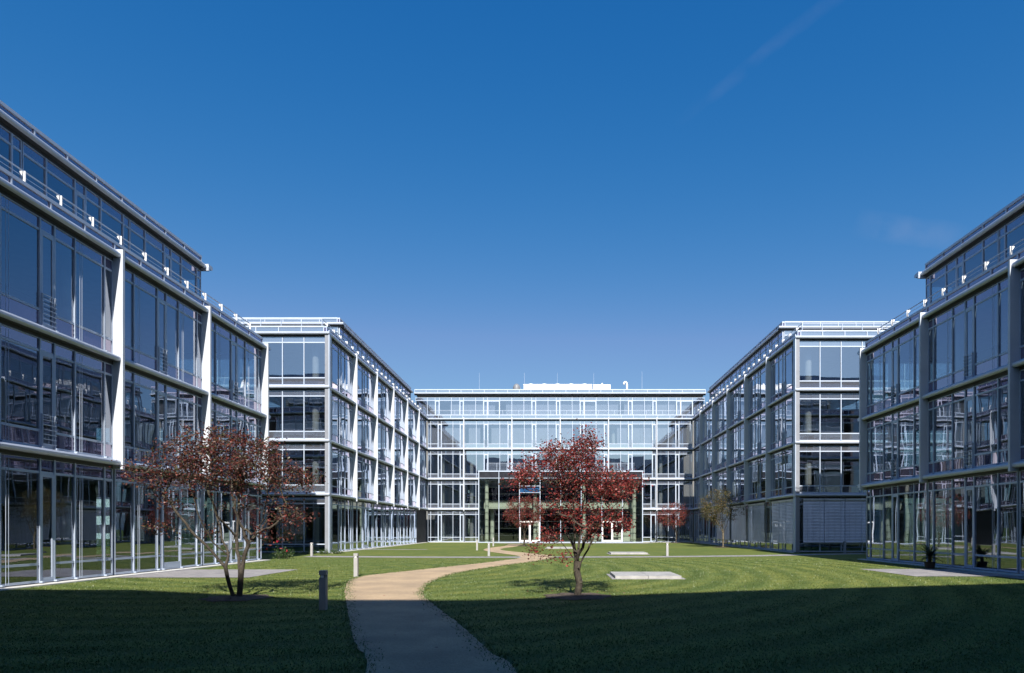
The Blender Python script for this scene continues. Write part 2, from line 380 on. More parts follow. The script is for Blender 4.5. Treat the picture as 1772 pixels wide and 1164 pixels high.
M['screen'] = principled('screen_fabric', (.30, .31, .33), (.36, .37, .39), scale=2, rough=.9)
rb_ = random.Random(11)
def inner_blinds(win, u, n, loc, width, ft):
    sc = width / 5.4; x = 0
    for w, k in SIDE:
        if k == 'f' and w > .8 and rb_.random() < .22:
            f = FB(u, n); d = rb_.choice((.5, .9, 1.4, 2.2)); f.b(x * sc + .05, (x + w) * sc - .05, -.12, -.112, FLOORS[ft][1 + 1][0] - d, FLOORS[ft][2][0] - .01)
            link('roller_blind', f.mesh('roller_blind', [M['screen']]), win, loc)
        x += w
def side_building(name, label, X0, sd, y0, y1, fins, nlev, corner, pent, end_dir, bx=12.0, group='office buildings round the courtyard', door_bay=None, doors=(), stone=False):
    """sd=+1: facade looks to +X.  end_dir: -1 end facade looks at the camera, +1 away."""
    root = thing(name, (X0 - sd * 6, (y0 + y1) / 2, 0), label, 'building', group)
    O = Vector((X0, 0, 0)); U = (0, 1, 0); N = (sd, 0, 0)
    yend = corner; eo = Vector((X0, yend, 0)); EU = (-sd, 0, 0); EN = (0, end_dir, 0)
    top = LV[nlev]
    cuts = sorted([y0] + fins + [y1])
    cuts = [c for i, c in enumerate(cuts) if i == 0 or c - cuts[i - 1] > .3]
    for i in range(nlev):
        z, ft = storey(i, nlev)
        for k in range(len(cuts) - 1):
            a, b = cuts[k] + .055, cuts[k + 1] - .055
            pat = SIDE_DOOR if (i == 0 and k in doors) else SIDE
            if i == 0 and stone and k == len(cuts) - 2:
                m = FB(U, N); m.b(a, b, -.1, .03, z, z + 3.6); link('stone_panel', m.mesh('stone_panel', [M['dark_stone']]), root, O); continue
            if b - a > 3: w_ = window(root, O, U, N, a, b, z, ft, pat, ('guides',) if end_dir > 0 else ())
            if i and end_dir < 0 and b - a > 3: inner_blinds(w_, U, N, W[w_], b - a, ft)
        for k in range(2):
            a, b = (.03 if k == 0 else 5.66), (5.66 if k == 0 else 11.34)
            window(root, eo, EU, EN, a, b, z, ft, END4)
        zl = LV[i + 1]
        lo, hi = (y0, y1)
        ledge(root, O, U, N, lo, hi, zl); ledge(root, eo, EU, EN, -.31, bx, zl)
    parapet(root, O, U, N, y0, y1, top); parapet(root, eo, EU, EN, 0.125, bx, top, 1.42)
    for f in fins: fin(root, O, U, N, f, LV[1] - .2, top + .22)
    # corner post
    c = MB(); ys = yend + (-.2 if end_dir < 0 else -.12)
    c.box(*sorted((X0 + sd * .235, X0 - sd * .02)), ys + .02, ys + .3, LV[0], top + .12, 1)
    c.box(*sorted((X0 + sd * .29, X0 + sd * .235)), ys - .02, ys + .34, LV[0], top + .2)
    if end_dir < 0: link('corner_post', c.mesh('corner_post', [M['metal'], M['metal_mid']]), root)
    xa, xb = sorted((X0 - sd * .14, X0 - sd * bx))
    ya, yb = y0 + .14, y1 - .14
    interior_slabs(root, xa, xb, ya, yb, range(0, nlev + 1), nlev)
    px_ = X0 - sd * 5.2
    gap = (27.6, 28.6) if end_dir > 0 else (yend - 1, yend + 4.5)
    for a, b in ((ya, gap[0]), (gap[1], yb)):
        if b - a > .3:
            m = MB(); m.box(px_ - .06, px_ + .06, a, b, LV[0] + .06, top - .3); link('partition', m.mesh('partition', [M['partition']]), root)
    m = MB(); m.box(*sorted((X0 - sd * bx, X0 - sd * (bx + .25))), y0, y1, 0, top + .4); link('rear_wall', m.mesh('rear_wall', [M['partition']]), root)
    xs = X0 - sd * 1.05
    columns(root, [(xs, f + (0.6 if end_dir < 0 else -.6)) for f in fins if f > 8] + ([(xs, yend + 1.0), (X0 - sd * 6.6, yend + 1.0)] if end_dir < 0 else []), nlev)
    # roof terrace railing
    roof_rail(root, O, U, N, y0 + .4, y1 - (.45 if end_dir > 0 else 0), top, first=(.55 if end_dir > 0 else .9))
    roof_rail(root, eo, EU, EN, .42, bx - .5, top, first=0, bracket=False)
    # set-back top storey
    py0, py1 = pent
    PX = X0 - sd * 1.8; PO = Vector((PX, 0, 0)); pt = top + 3.15
    k = max(1, round((py1 - py0) / 5.4))
    for i in range(k):
        a = py0 + (py1 - py0) * i / k; b = py0 + (py1 - py0) * (i + 1) / k
        window(root, PO, U, N, a + .02, b - .02, top + .10, 'pent', SIDE)
    ledge(root, PO, U, N, py0, py1, pt); parapet(root, PO, U, N, py0, py1, pt)
    pe = Vector((PX, py0 if end_dir < 0 else py1, 0))
    for i in range(2): window(root, pe, EU, EN, .1 + 4.9 * i, .1 + 4.9 * (i + 1), top + .10, 'pent', END4)
    ledge(root, pe, EU, EN, -.4, bx - 2, pt); parapet(root, pe, EU, EN, .125, bx - 2, pt, 1.42, ext=.0)
    m = MB(); a, b = sorted((PX - sd * .14, X0 - sd * bx)); m.box(a, b, py0 + .14, py1 - .14, pt - .25, pt + .1)
    link('roof', m.mesh('roof', [M['roof']]), root)
    m = MB(); m.box(X0 - sd * 6 - .06, X0 - sd * 6 + .06, py0 + .5, py1 - .5, top + .07, pt - .26); link('partition', m.mesh('partition', [M['partition']]), root)
    # paved kerb strip at the foot
    m = MB(); a, b = sorted((X0 + sd * .45, X0 - sd * .1)); m.box(a, b, y0, y1 - (0 if end_dir < 0 else 0), -.1, .035)
    link('plinth', m.mesh('plinth', [M['concrete']]), root)
    return root

XL, XR = -14.9, 16.3
YC = 73.4
lfins = [21.3 + 5.4 * k for k in (-3, -2, -1, 0, 1, 2)]
left_front = side_building('office_building', 'glass and silver office building along the left edge, double-stemmed maroon tree in front of it', XL, 1, -.3, 32.15, lfins, 3, 32.15, (-.3, 29.8), 1, doors=(4,))
rfins = [22.1 + 5.4 * k for k in (-3, -2, -1, 0, 1, 2)]
right_front = side_building('office_building', 'shaded glass office building along the right edge, potted palm at its foot', XR, -1, .5, 32.95, rfins, 3, 32.95, (.5, 30.7), 1)
wl = [46.6 + 5.4 * k for k in range(5)]
left_wing = side_building('office_wing', 'office wing with white sunlit fins behind the red-flowered rose bush', XL, 1, 41.2, YC, wl, 4, 41.2, (49.0, YC), -1, doors=(1,), stone=True)
wr = [47.5 + 5.4 * k for k in range(5)]
right_wing = side_building('office_wing', 'office wing in shade with grey slatted blinds lowered along its ground floor', XR, -1, 42.1, YC, wr, 4, 42.1, (49.9, YC), -1)

# ---- lowered slatted blinds on the right wing
def slat_blind(root, o, u, n, s0, s1, z0, z1, t=.2):
    f = FB(u, n); z = z0
    while z < z1 - .06:
        P = f.P
        c = [P(s0, t - .025, z + .075), P(s1, t - .025, z + .075), P(s1, t + .02, z), P(s0, t + .02, z)]
        c = c + [p + Vector((0, 0, .006)) for p in c]
        f.hexa(c, 0, f.fl); z += .1
    f.b(s0, s1, t - .03, t + .03, z0 - .05, z0 - .01); f.b(s0, s1, t - .05, t + .05, z1, z1 + .1)
    for q in (.2, .5, .8):
        a = s0 + (s1 - s0) * q; f.b(a - .008, a + .008, t + .04, t + .045, z0 - .03, z1)
    return link('slat_blind', f.mesh('slat_blind', [M['blind']]), root, Vector(o))
RO = (XR, 0, 0)
for a, b in ((42.45, 43.75), (43.79, 45.05), (45.09, 46.6), (48.3, 49.5), (49.54, 50.85), (50.89, 52.2), (53.0, 54.3), (54.34, 55.6), (55.64, 57.2), (57.9, 59.4), (59.44, 60.9), (60.94, 62.4)):
    slat_blind(right_wing, RO, (0, 1, 0), (-1, 0, 0), a, b, .62, 3.5)
for a, b in ((49.9, 51.2), (44.5, 45.9)):
    slat_blind(right_wing, RO, (0, 1, 0), (-1, 0, 0), a, b, 5.4 if a > 46 else 6.3, 6.95, t=.2)
for a, b in ((.25, 1.62), (1.66, 3.0), (3.04, 4.4), (4.44, 5.7)):
    slat_blind(right_wing, (XR, 42.1, 0), (1, 0, 0), (0, -1, 0), a, b, .72, 3.5)

# ------------------------------------------------------------------ far building across the courtyard
far = thing('office_building', ((XL + XR) / 2, YC + 7, 0), 'wide sunlit office building closing the far end, glazed entrance hall in its middle', 'building', 'office buildings round the courtyard')
FO = Vector((XL, YC, 0)); FU = (1, 0, 0); FN = (0, -1, 0); WID = XR - XL
ff = [4.42, 10.0, 15.6, 21.2, 26.8]
BAY = ((1.4, 'f'), (.9, 'f'), (.5, 'n'), (1.4, 'f'), (.95, 'f'), (.45, 'n'))
FIRST = ((.35, 'f'), (.9, 'f'), (.45, 'n'), (1.4, 'f'), (.87, 'f'), (.45, 'n'))
LAST = ((1.4, 'f'), (.9, 'f'), (.45, 'n'), (1.35, 'f'), (.3, 'f'))
HX0, HX1 = -8.6, 10.07                    # entrance hall
for i in range(4):
    z, ft = storey(i, 4)
    cuts = [.2] + ff + [WID - .2]
    for k in range(6):
        a, b = cuts[k] + (.055 if k else 0), cuts[k + 1] - (.055 if k < 5 else 0)
        pat = FIRST if k == 0 else LAST if k == 5 else BAY
        if i < 2:
            if k in (2, 3): continue
            if k == 1: b = HX0 - XL - .08; pat = ((1.3, 'f'), (.42, 'f'))
            if k == 4: a = HX1 - XL + .08; pat = ((.75, 'f'), (.42, 'n'))
        window(far, FO, FU, FN, a, b, z, ft, pat)
    for a, b in (((.0, HX0 - XL), (HX1 - XL, WID)) if i < 2 and i == 0 else ((0, WID),)):
        ledge(far, FO, FU, FN, a, b, LV[i + 1])
M['lit_room'] = principled('lit_room_white', (.60, .60, .66), (.70, .70, .76), scale=1.3, rough=.9)
rs = random.Random(5)
def lit_room_sheet(x0, x1, y, z0, z1):  # added pale folded sheets standing in for sunlit rooms behind the glass
    m = MB(); k = int((x1 - x0) / .12)
    for q in range(k):
        a = x0 + (x1 - x0) * q / k; b = x0 + (x1 - x0) * (q + 1) / k; e = .03 if q % 2 else 0; f = .03 - e
        m.face([(a, y + e, z0), (b, y + f, z0), (b, y + f, z1), (a, y + e, z1)])
    link('lit_room_sheet', m.mesh('lit_room_sheet', [M['lit_room']]), far)
for zz, xa, xb, yy in ((3, XL + .2, XR - .2, YC + .42), (4, XL - 1.6, XR + 1.6, YC + 2.42)):
    x = xa
    while x < xb - .5:
        w = min(rs.choice((1.35, 2.7, 4.0, 5.4)), xb - x)
        lit_room_sheet(x, x + w, yy, LV[zz] + .08, (LV[4] - .3 if zz == 3 else LV[4] + 2.95)); x += w + rs.choice((.0, .02, .7, 1.3))
parapet(far, FO, FU, FN, 0, WID, LV[4], 1.4)
for f in ff: fin(far, FO, FU, FN, f, LV[1] - .2 if (f < 6 or f > 25) else 7.4, LV[4] + .2)
roof_rail(far, FO, FU, FN, .4, WID - .4, LV[4], step=1.87, first=1, bracket=False)
PT = LV[4] + 3.40
pO = Vector((XL - 1.8, YC + 2.0, 0)); PW = WID + 3.6
DOORB = ((1.4, 'f'), (.9, 'f'), (.5, 'n'), (1.4, 'n'), (1.4, 'f'))
for k in range(6):
    window(far, pO, FU, FN, .1 + k * (PW - .2) / 6, .1 + (k + 1) * (PW - .2) / 6, LV[4] + .1, 'pent', BAY if k % 2 == 0 else DOORB)
ledge(far, pO, FU, FN, 0, PW, PT); parapet(far, pO, FU, FN, 0, PW, PT, 1.4)
for i in range(0, 5):
    m = MB(); z = LV[i]; yy = YC + (.14 if i not in (0, 1, 2) else 1.4)
    segs = ((XL + .14, XR - .14, YC + .14),) if i not in (1,) else ((XL + .14, HX0 - .2, YC + .14), (HX1 + .2, XR - .14, YC + .14))
    for a, b, y in segs:
        m.box(a, b, y, YC + 14, z - .28, z - .02, 0); m.box(a, b, y, YC + 14, z - .015, z + .06, 1)
    link('roof' if i == 4 else 'floor_slab', m.mesh('slab', [M['ceiling'], M['roof'] if i == 4 else M['slab_top']]), far)
m = MB(); m.box(XL - 1.6, XR + 1.6, YC + 2.2, YC + 14, PT - .25, PT + .1); link('roof', m.mesh('roof', [M['roof']]), far)
for a, b, z0, z1, y in ((XL + .2, HX0 - .3, LV[0] + .07, LV[2] - .3, YC + 5), (HX1 + .3, XR - .2, LV[0] + .07, LV[2] - .3, YC + 5), (XL + .2, XR - .2, LV[2] + .07, LV[3] - .3, YC + 5), (XL + .2, XR - .2, LV[3] + .07, LV[4] - .3, YC + 5), (HX0, HX1, LV[0] + .07, LV[2] - .3, YC + 10), (XL, XR, LV[4] + .07, PT - .3, YC + 7)):
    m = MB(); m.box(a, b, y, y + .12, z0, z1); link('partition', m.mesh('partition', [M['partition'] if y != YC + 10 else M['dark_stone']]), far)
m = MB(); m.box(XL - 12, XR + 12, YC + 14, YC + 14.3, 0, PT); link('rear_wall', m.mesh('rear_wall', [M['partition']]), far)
for f in ff + [1.0]:
    m = MB()
    for i in ((0, 1, 2, 3) if (f < 6 or f > 25) else (2, 3)): m.tube((XL + f + .7, YC + 1.3, LV[i] + .065), (XL + f + .7, YC + 1.3, LV[i + 1] - .285), .22, .22, 16)
    link('column', m.mesh('column', [M['column']], True), far)
m = MB(); m.box(XL, XR, YC - .5, YC + .1, -.1, .035); link('plinth', m.mesh('plinth', [M['concrete']]), far)
# dark slate end wall piece between left wing and far building
m = MB(); m.box(XL - .1, XL + .02, 71.2, 73.2, .05, 3.65); 

# entrance hall
HY = 71.5; HZ = 8.12
hall = MB(); nb = 8; bw = (HX1 - HX0) / nb
for i in range(nb + 1):
    x = HX0 + bw * i; r = .035 if 0 < i < nb else .05
    x0 = min(max(x, HX0 + r), HX1 - r)
    hall.box(x0 - r, x0 + r, HY - .06, HY + .06, .1, HZ - .08)
hall.box(HX0 - .03, HX1 + .03, HY - .09, YC - .02, HZ - .08, HZ + .06)           # roof edge cap
hall.box(HX0, HX1, HY - .07, HY + .1, .0, .1)
hall.box(HX0, HX1, HY - .02, HY + .03, 7.30, 7.36)
for xx in (HX0, HX1 - .06): hall.box(xx, xx + .06, YC - .36, YC - .3, .1, HZ - .08)
ho = link('entrance_hall', hall.mesh('entrance_hall', [M['metal']]), far)
m = MB()
for i in range(nb):
    a, b = HX0 + bw * i + .05, HX0 + bw * (i + 1) - .05
    m.face([(a, HY, .1), (b, HY, .1), (b, HY, 7.30), (a, HY, 7.30)])
for xx in (HX0 + .02, HX1 - .02): m.face([(xx, HY + .06, .1), (xx, YC - .3, .1), (xx, YC - .3, 7.9), (xx, HY + .06, 7.9)])
link('pane', m.mesh('pane', [M['glass_green']]), ho)
m = MB()
for i in range(nb):
    a, b = HX0 + bw * i + .05, HX0 + bw * (i + 1) - .05; m.box(a, b, HY - .01, HY + .04, 7.36, HZ - .08)
link('fascia', m.mesh('fascia', [M['dark_stone']]), ho)
m = MB()
for q in range(9):
    z = .85 + q * .78
    m.box(HX0 + .05, HX1 - .05, HY + .065, HY + .16, z, z + .018)
    for xx in (HX0 + .03, HX1 - .13): m.box(xx, xx + .1, HY + .2, YC - .4, z, z + .018)
link('glazing_bar', m.mesh('glazing_bar', [M['metal_dark']]), ho)
for X in (-7.75, -2.2, 3.4, 9.2):
    m = MB(); m.tube((X, HY + 1.0, .07), (X, HY + 1.0, 7.3), .21, .21, 20); m.tube((X + .25, YC + 3, .07), (X + .25, YC + 3, 3.9), .24, .24, 20)
    link('column', m.mesh('column', [M['column_green']], True), ho)
m = MB(); m.box(HX0 + .3, HX1 - .3, YC + 1.2, YC + 9, 3.95, 4.4); m.box(HX0 + .3, HX1 - .3, YC + 1.2, YC + 1.26, 4.4, 4.75)
link('gallery', m.mesh('gallery', [M['column_green']]), ho)
m = MB(); m.box(6.9, 8.0, YC + .5, YC + 1.2, .08, 1.15); m.box(8.05, 8.9, YC + .3, YC + 1.0, .08, 1.3); m.box(4.4, 5.6, YC + .8, YC + 1.4, .08, 1.0)
link('reception_desk', m.mesh('reception_desk', [M['column_green']]), ho)
m = MB(); a = HX0 + bw * 2 + .06; m.box(a, a + bw - .12, HY + .18, HY + .2, 5.72, 6.4); link('roller_blind', m.mesh('roller_blind', [M['blue_blind']]), ho)
m = MB(); m.box(a, a + bw - .12, HY - .03, HY + .05, 5.66, 5.71); m.box(a, a + bw - .12, HY - .03, HY + .05, 6.41, 6.47); link('blind_rail', m.mesh('blind_rail', [M['metal']]), ho)
for bi in (2, 6):
    a, b = HX0 + bw * bi + .036, HX0 + bw * (bi + 1) - .036; mid = (a + b) / 2
    m = MB()
    m.box(a, b, HY - .1, HY - .012, 2.32, 2.46)
    for x0, x1 in ((a, a + .1), (mid - .1, mid - .005), (mid + .005, mid + .1), (b - .1, b)): m.box(x0, x1, HY - .1, HY - .012, .12, 2.32)
    for x0, x1 in ((a + .1, mid - .1), (mid + .1, b - .1)): m.box(x0, x1, HY - .1, HY - .012, .12, .3)
    d = link('door', m.mesh('door', [M['white']]), ho)
    h = MB(); h.tube((mid - .06, HY - .15, .9), (mid - .06, HY - .15, 1.5), .018, .018, 8); h.tube((mid + .06, HY - .15, .9), (mid + .06, HY - .15, 1.5), .018, .018, 8)
    link('handle', h.mesh('handle', [M['metal']]), d)
m = MB(); m.tube((HX0 + bw * 6.72, HY - .02, 2.0), (HX0 + bw * 6.72, HY - .03, 2.0), .17, .17, 16, cap=True)
link('door_sticker', m.mesh('door_sticker', [M['white']]), ho)
roof_rail(far, (HX0, HY, 0), FU, FN, .9, HX1 - HX0 - .9, HZ, step=1.15, first=.0, bracket=False, off=-.5, zt=.95, z0=.06)

# ------------------------------------------------------------------ roof-top equipment on the far building
RZ = PT + .1
pl = thing('cooling_unit', (.9, 82, RZ), 'long white plant box with five round fan cowls on the far roof', 'roof unit')
p0, p1 = px(907, 668, 82), px(1024, 666, 81)
m = MB(); m.box(p0.x, p1.x, 81, 84, RZ, p1.z); m.box(p0.x - .05, p1.x + .05, 80.95, 84.05, p1.z, p1.z + .1); link('housing', m.mesh('housing', [M['white']]), pl)
for k in range(5):
    x = p0.x + (p1.x - p0.x) * (k + .5) / 5; m = MB()
    m.tube((x, 82, p1.z + .1), (x, 82, p1.z + .26), .62, .5, 16); m.tube((x, 82, p1.z + .26), (x, 82, p1.z + .36), .5, .2, 16, cap=True)
    link('fan_cowl', m.mesh('fan_cowl', [M['white']], True), pl)
d = MB(); q = px(894, 668, 80)
prev = None
for k in range(6):
    a0, a1 = R(15 * k), R(15 * (k + 1)); d.tube((q.x, 80, q.z - .3 + .62 * math.sin(a0)), (q.x, 80, q.z - .3 + .62 * math.sin(a1)), .48 * math.cos(a0), .48 * math.cos(a1) + .001, 14)
d.tube((q.x, 80, RZ), (q.x, 80, q.z - .3), .48, .48, 14)
tag(link('roof_vent', d.mesh('roof_vent', [M['metal_dark']], True)), 'small dark domed vent left of the white plant box', 'vent')
d = MB(); a, b = px(1026, 669, 80), px(1056, 667, 80); d.box(a.x, b.x, 79.6, 80.4, RZ + .25, b.z + .05); d.box(a.x + .3, a.x + .5, 79.7, 80.3, RZ, RZ + .25); d.box(b.x - .5, b.x - .3, 79.7, 80.3, RZ, RZ + .25); d.box((a.x + b.x) / 2, (a.x + b.x) / 2 + .15, 79.9, 80.1, b.z + .05, b.z + .3)
tag(link('roof_duct', d.mesh('roof_duct', [M['white']])), 'low flat white duct right of the plant box', 'duct')
d = MB(); q = px(1085, 664, 79)
pts = [(q.x, RZ), (q.x, q.z), (q.x - .07, q.z + .18), (q.x - .22, q.z + .25), (q.x - .36, q.z + .17), (q.x - .4, q.z - .1)]
for (x0, z0), (x1, z1) in zip(pts, pts[1:]): d.tube((x0, 79, z0), (x1, 79, z1), .11, .11, 10, cap=True)
tag(link('vent_pipe', d.mesh('vent_pipe', [M['white']], True)), 'white gooseneck vent pipe on the far roof', 'vent pipe')
rods = [(829.5, 645, 'leftmost'), (907.5, 645, 'beside the left end of the plant box'), (964.5, 645, 'above the middle of the plant box'), (1027.5, 645, 'at the right end of the plant box'), (1111, 643, 'rightmost')]
for x, y, t in rods:
    q = px(x, y, 78); m = MB(); m.tube((q.x, 78, RZ), (q.x, 78, q.z), .022, .010, 6, cap=True); m.box(q.x - .12, q.x + .12, 77.88, 78.12, RZ, RZ + .12)
    lab = {'leftmost': 'tall thin lightning rod farthest from the plant box on the left', 'rightmost': 'tall thin lightning rod right of the gooseneck pipe'}.get(t, 'thin lightning rod ' + t)
    tag(link('lightning_rod', m.mesh('lightning_rod', [M['metal']])), lab, 'lightning rod', 'lightning rods on the far roof')

# ------------------------------------------------------------------ building behind the camera (front shaped to cast the foreground shade, seen in reflections)
EL, AZ = 39.0, 6.0
ct = 1 / math.tan(R(EL)); PH = 18.2
shade = [(-19, 17.0), (-11, 16.7), (-4.7, 14.3), (-2.0, 14.3), (.6, 15.1), (5.3, 16.6), (14, 18.8), (20, 20.2)]
ex, ey = math.sin(R(AZ)), math.cos(R(AZ))
edge = [(x + PH * ct * ex, y - PH * ct * ey) for x, y in shade]
bh = thing('office_building', (0, -14, 0), 'unseen office building behind the photographer, front bowed to shape the foreground shade', 'building', 'office buildings round the courtyard')
def prism(poly, z0, z1, mats):
    m = MB(); k = len(poly); i = 0
    m.v = [(x, y, z0) for x, y in poly] + [(x, y, z1) for x, y in poly]
    for j in range(k): m.f.append((j, (j + 1) % k, k + (j + 1) % k, k + j)); m.m.append(0)
    m.f.append(tuple(range(k, 2 * k))); m.m.append(0); m.f.append(tuple(range(k - 1, -1, -1))); m.m.append(0)
    return m.mesh('prism', mats)
yb = -24.0
core = [(x, y + 1.0) for x, y in edge]
link('body', prism(core[::-1] + [(core[0][0], yb), (core[-1][0], yb)], 0, 14.6, [M['spandrel']]), bh)
link('top_storey', prism(edge[::-1] + [(edge[0][0], yb), (edge[-1][0], yb)], 14.6, PH, [M['spandrel']]), bh)
mm = MB()
for (x0, y0), (x1, y1) in zip(core, core[1:]):
    L = math.hypot(x1 - x0, y1 - y0); k = max(1, round(L / 1.35))
    for z in LV[1:4]: 
        mm.hexa([(x0, y0, z - .15), (x1, y1, z - .15), (x1, y1 + .3, z - .15), (x0, y0 + .3, z - .15), (x0, y0, z + .13), (x1, y1, z + .13), (x1, y1 + .3, z + .13), (x0, y0 + .3, z + .13)])
    for j in range(k):
        x = x0 + (x1 - x0) * j / k; y = y0 + (y1 - y0) * j / k; mm.box(x - .04, x + .04, y - .05, y + .1, .05, 14.3)
link('facade_frame', mm.mesh('facade_frame', [M['metal']]), bh)

# far white-banded block glimpsed through the left building
db = thing('office_block', (-72, 104, 0), 'distant white-banded block glimpsed through the ground floor glass at left', 'building')
m = MB(); m.box(-82, -62, 98, 110, 0, 8.2); link('wall', m.mesh('wall', [M['white']]), db)
m = MB()
for z in (.9, 3.6, 6.2): m.box(-81.6, -62.4, 97.95, 98, z, z + 1.3)
link('window', m.mesh('window', [M['spandrel']]), db)

# ------------------------------------------------------------------ ground
def sheet(name, pts, z, mat, thick=0, kind='structure'):
    m = MB(); k = len(pts)
    m.v = [(x, y, z) for x, y in pts]
    m.f = [tuple(range(k))]; m.m = [0]
    area = sum(pts[i][0] * pts[(i + 1) % k][1] - pts[(i + 1) % k][0] * pts[i][1] for i in range(k))
    if area < 0: m.f = [m.f[0][::-1]]
    if thick:
        m.v += [(x, y, z - thick) for x, y in pts]
        for j in range(k):
            q = (j, (j + 1) % k, k + (j + 1) % k, k + j); m.f.append(q if area < 0 else q[::-1]); m.m.append(0)
    return tag(link(name, m.mesh(name, [mat])), kind=kind)
sheet('lawn', [(800 * math.cos(R(a)), 800 * math.sin(R(a)) + 40) for a in range(0, 360, 6)], 0, M['lawn'])
def gp(x, y): d = CAMZ * FPX / (y - HZY); return ((x - VPX) * d / FPX, d)
def spline(pts, sub=6):
    o = []
    for i in range(len(pts) - 1):
        p0 = pts[max(i - 1, 0)]; p1 = pts[i]; p2 = pts[i + 1]; p3 = pts[min(i + 2, len(pts) - 1)]
        for k in range(sub):
            t = k / sub; c = []
            for a in (0, 1): c.append(.5 * (2 * p1[a] + (p2[a] - p0[a]) * t + (2 * p0[a] - 5 * p1[a] + 4 * p2[a] - p3[a]) * t * t + (3 * p1[a] - p0[a] - 3 * p2[a] + p3[a]) * t ** 3))
            o.append(tuple(c))
    o.append(pts[-1]); return o
LE = [(-1.2, -4), (-1.75, 3)] + [gp(*p) for p in ((632, 1164), (613, 1110), (602, 1060), (597, 1030), (598, 1015), (607, 1003), (632, 996), (690, 989.5), (760, 982), (830, 974.5), (872, 969), (900, 965), (893, 961), (868, 957.5), (846, 954.3), (837, 951), (848, 947.8), (872, 944.8), (880, 941.5))]
RE = [(.75, -4), (.1, 3)] + [gp(*p) for p in ((893, 1164), (850, 1130), (800, 1085), (752, 1048), (734, 1032), (733, 1021), (745, 1008), (780, 994.5), (830, 984.5), (890, 976), (935, 970), (958, 965), (946, 960.5), (910, 956.5), (880, 953.5), (866, 951), (872, 948.5), (893, 945.5), (905, 941.5))]
def wob(pts, amp):
    return [(x + amp * noise.noise(Vector((x * 3.7, y * 3.7, 3))), y + amp * noise.noise(Vector((x * 2.3, y * 2.3, 9)))) for x, y in pts]
le, re_ = wob(spline(LE, 14), .035), wob(spline(RE, 14), .035)
m = MB(); k = len(le); m.v = [(x, y, .012) for x, y in le] + [(x, y, .012) for x, y in re_]
for i in range(k - 1): m.f.append((i, k + i, k + i + 1, i + 1)); m.m.append(0)
tag(link('path', m.mesh('path', [M['gravel']])), kind='structure')
cross = [(-14.3, 36.5), (-10, 35.9), (-6, 35.5), (0, 35.6), (6, 36.1), (12, 37.4), (16.5, 39.4), (20, 40.6)]
wd = .75
sheet('pavement', [(x, y + wd) for x, y in cross[::-1]] + [(x, y - wd) for x, y in cross], .008, M['paving'])
sheet('pavement', [(-14.45, 48.0), (-9.8, 48.0), (-9.8, 48.9), (-14.45, 48.9)], .008, M['paving'])
sheet('pavement', [(HX0 + 1.6, HY - 3.6), (HX1 - .2, HY - 3.6), (HX1 + 1.6, HY - .1), (HX0 + 3.2, HY - .1)], .008, M['paving'])
sheet('pavement', [(-14.45, 20.8), (-10.1, 20.8), (-10.1, 24.9), (-14.45, 24.9)], .01, M['paving'])
sheet('pavement', [(12.2, 21.3), (15.85, 21.3), (15.85, 25.2), (12.2, 25.2)], .01, M['paving'])
sheet('pavement', [(15.0, 16), (15.85, 16), (15.85, 21.26), (15.0, 21.26)], .008, M['paving'])
def slab(x0, x1, y0, y1, h, label, rim=True):
    r = thing('concrete_slab', ((x0 + x1) / 2, (y0 + y1) / 2, 0), label, 'slab', 'pale slabs lying in the lawn')
    m = MB(); mid = (x0 + x1) / 2
    for a, b in ((x0, mid - .006), (mid + .006, x1)): m.box(a, b, y0, y1, .014, h)
    link('top_slab', m.mesh('top_slab', [M['white_slab']]), r)
    m = MB(); m.box(x0 - .12, x1 + .12, y0 - .12, y1 + .12, -.05, .013); link('border', m.mesh('border', [M['paving']]), r)
slab(1.97, 4.1, 20.3, 22.3, .10, 'largest pale concrete slab in the lawn, right of the red tree trunk')
slab(3.55, 5.85, 39.4, 41.4, .10, 'pale concrete slab farther back beside the grey post in the lawn')
slab(-.6, 1.6, 50.5, 52.6, .10, 'small distant pale slab half hidden behind the red tree')

# ------------------------------------------------------------------ bollards
bm_ = MB(); bm_.box(-.064, .064, -.064, .064, 0, .645)
for sx in (-1, 1): bm_.box(*sorted((sx * .064, sx * .05)), .02, .064, .645, .70)
bme = bm_.mesh('post', [M['bollard']])
hm = MB(); hm.box(-.067, .067, -.067, .067, .70, .79); hme = hm.mesh('lamp_head', [M['bollard']])
gm = MB(); gm.box(-.049, .049, -.049, .049, .645, .70, 1); gm.box(-.03, .03, -.068, -.049, .647, .69, 0); gme = gm.mesh('lens', [M['frost'], M['metal_dark']])
bol = [((-4.62, 12.62), 'nearest bollard, dark in the shade at the left of the gravel path'),
       ((-6.66, 21.2), 'sunlit bollard where the path starts to bend, left side'),
       ((-14.3, 37.2), 'bollard beside the rose bush by the wing'),
       ((-5.72, 46.8), 'leftmost of the three distant bollards near the far bend of the path'),
       ((-3.85, 37.2), 'nearest of the three distant bollards near the far bend of the path'),
       ((-5.55, 57.5), 'farthest of the three bollards near the far bend of the path'),
       ((6.67, 37.2), 'lone bollard in the lawn right of the red tree'),
       ((18.9, 41.0), 'dark bollard before the lowered blinds on the wing end')]
b0 = None
for (x, y), lab in bol:
    r = thing('bollard_light', (x, y, 0), lab, 'bollard', 'bollard lights along the paths')
    link('post', bme, r, (x, y, 0)); link('lamp_head', hme, r, (x, y, 0)); link('lens', gme, r, (x, y, 0))

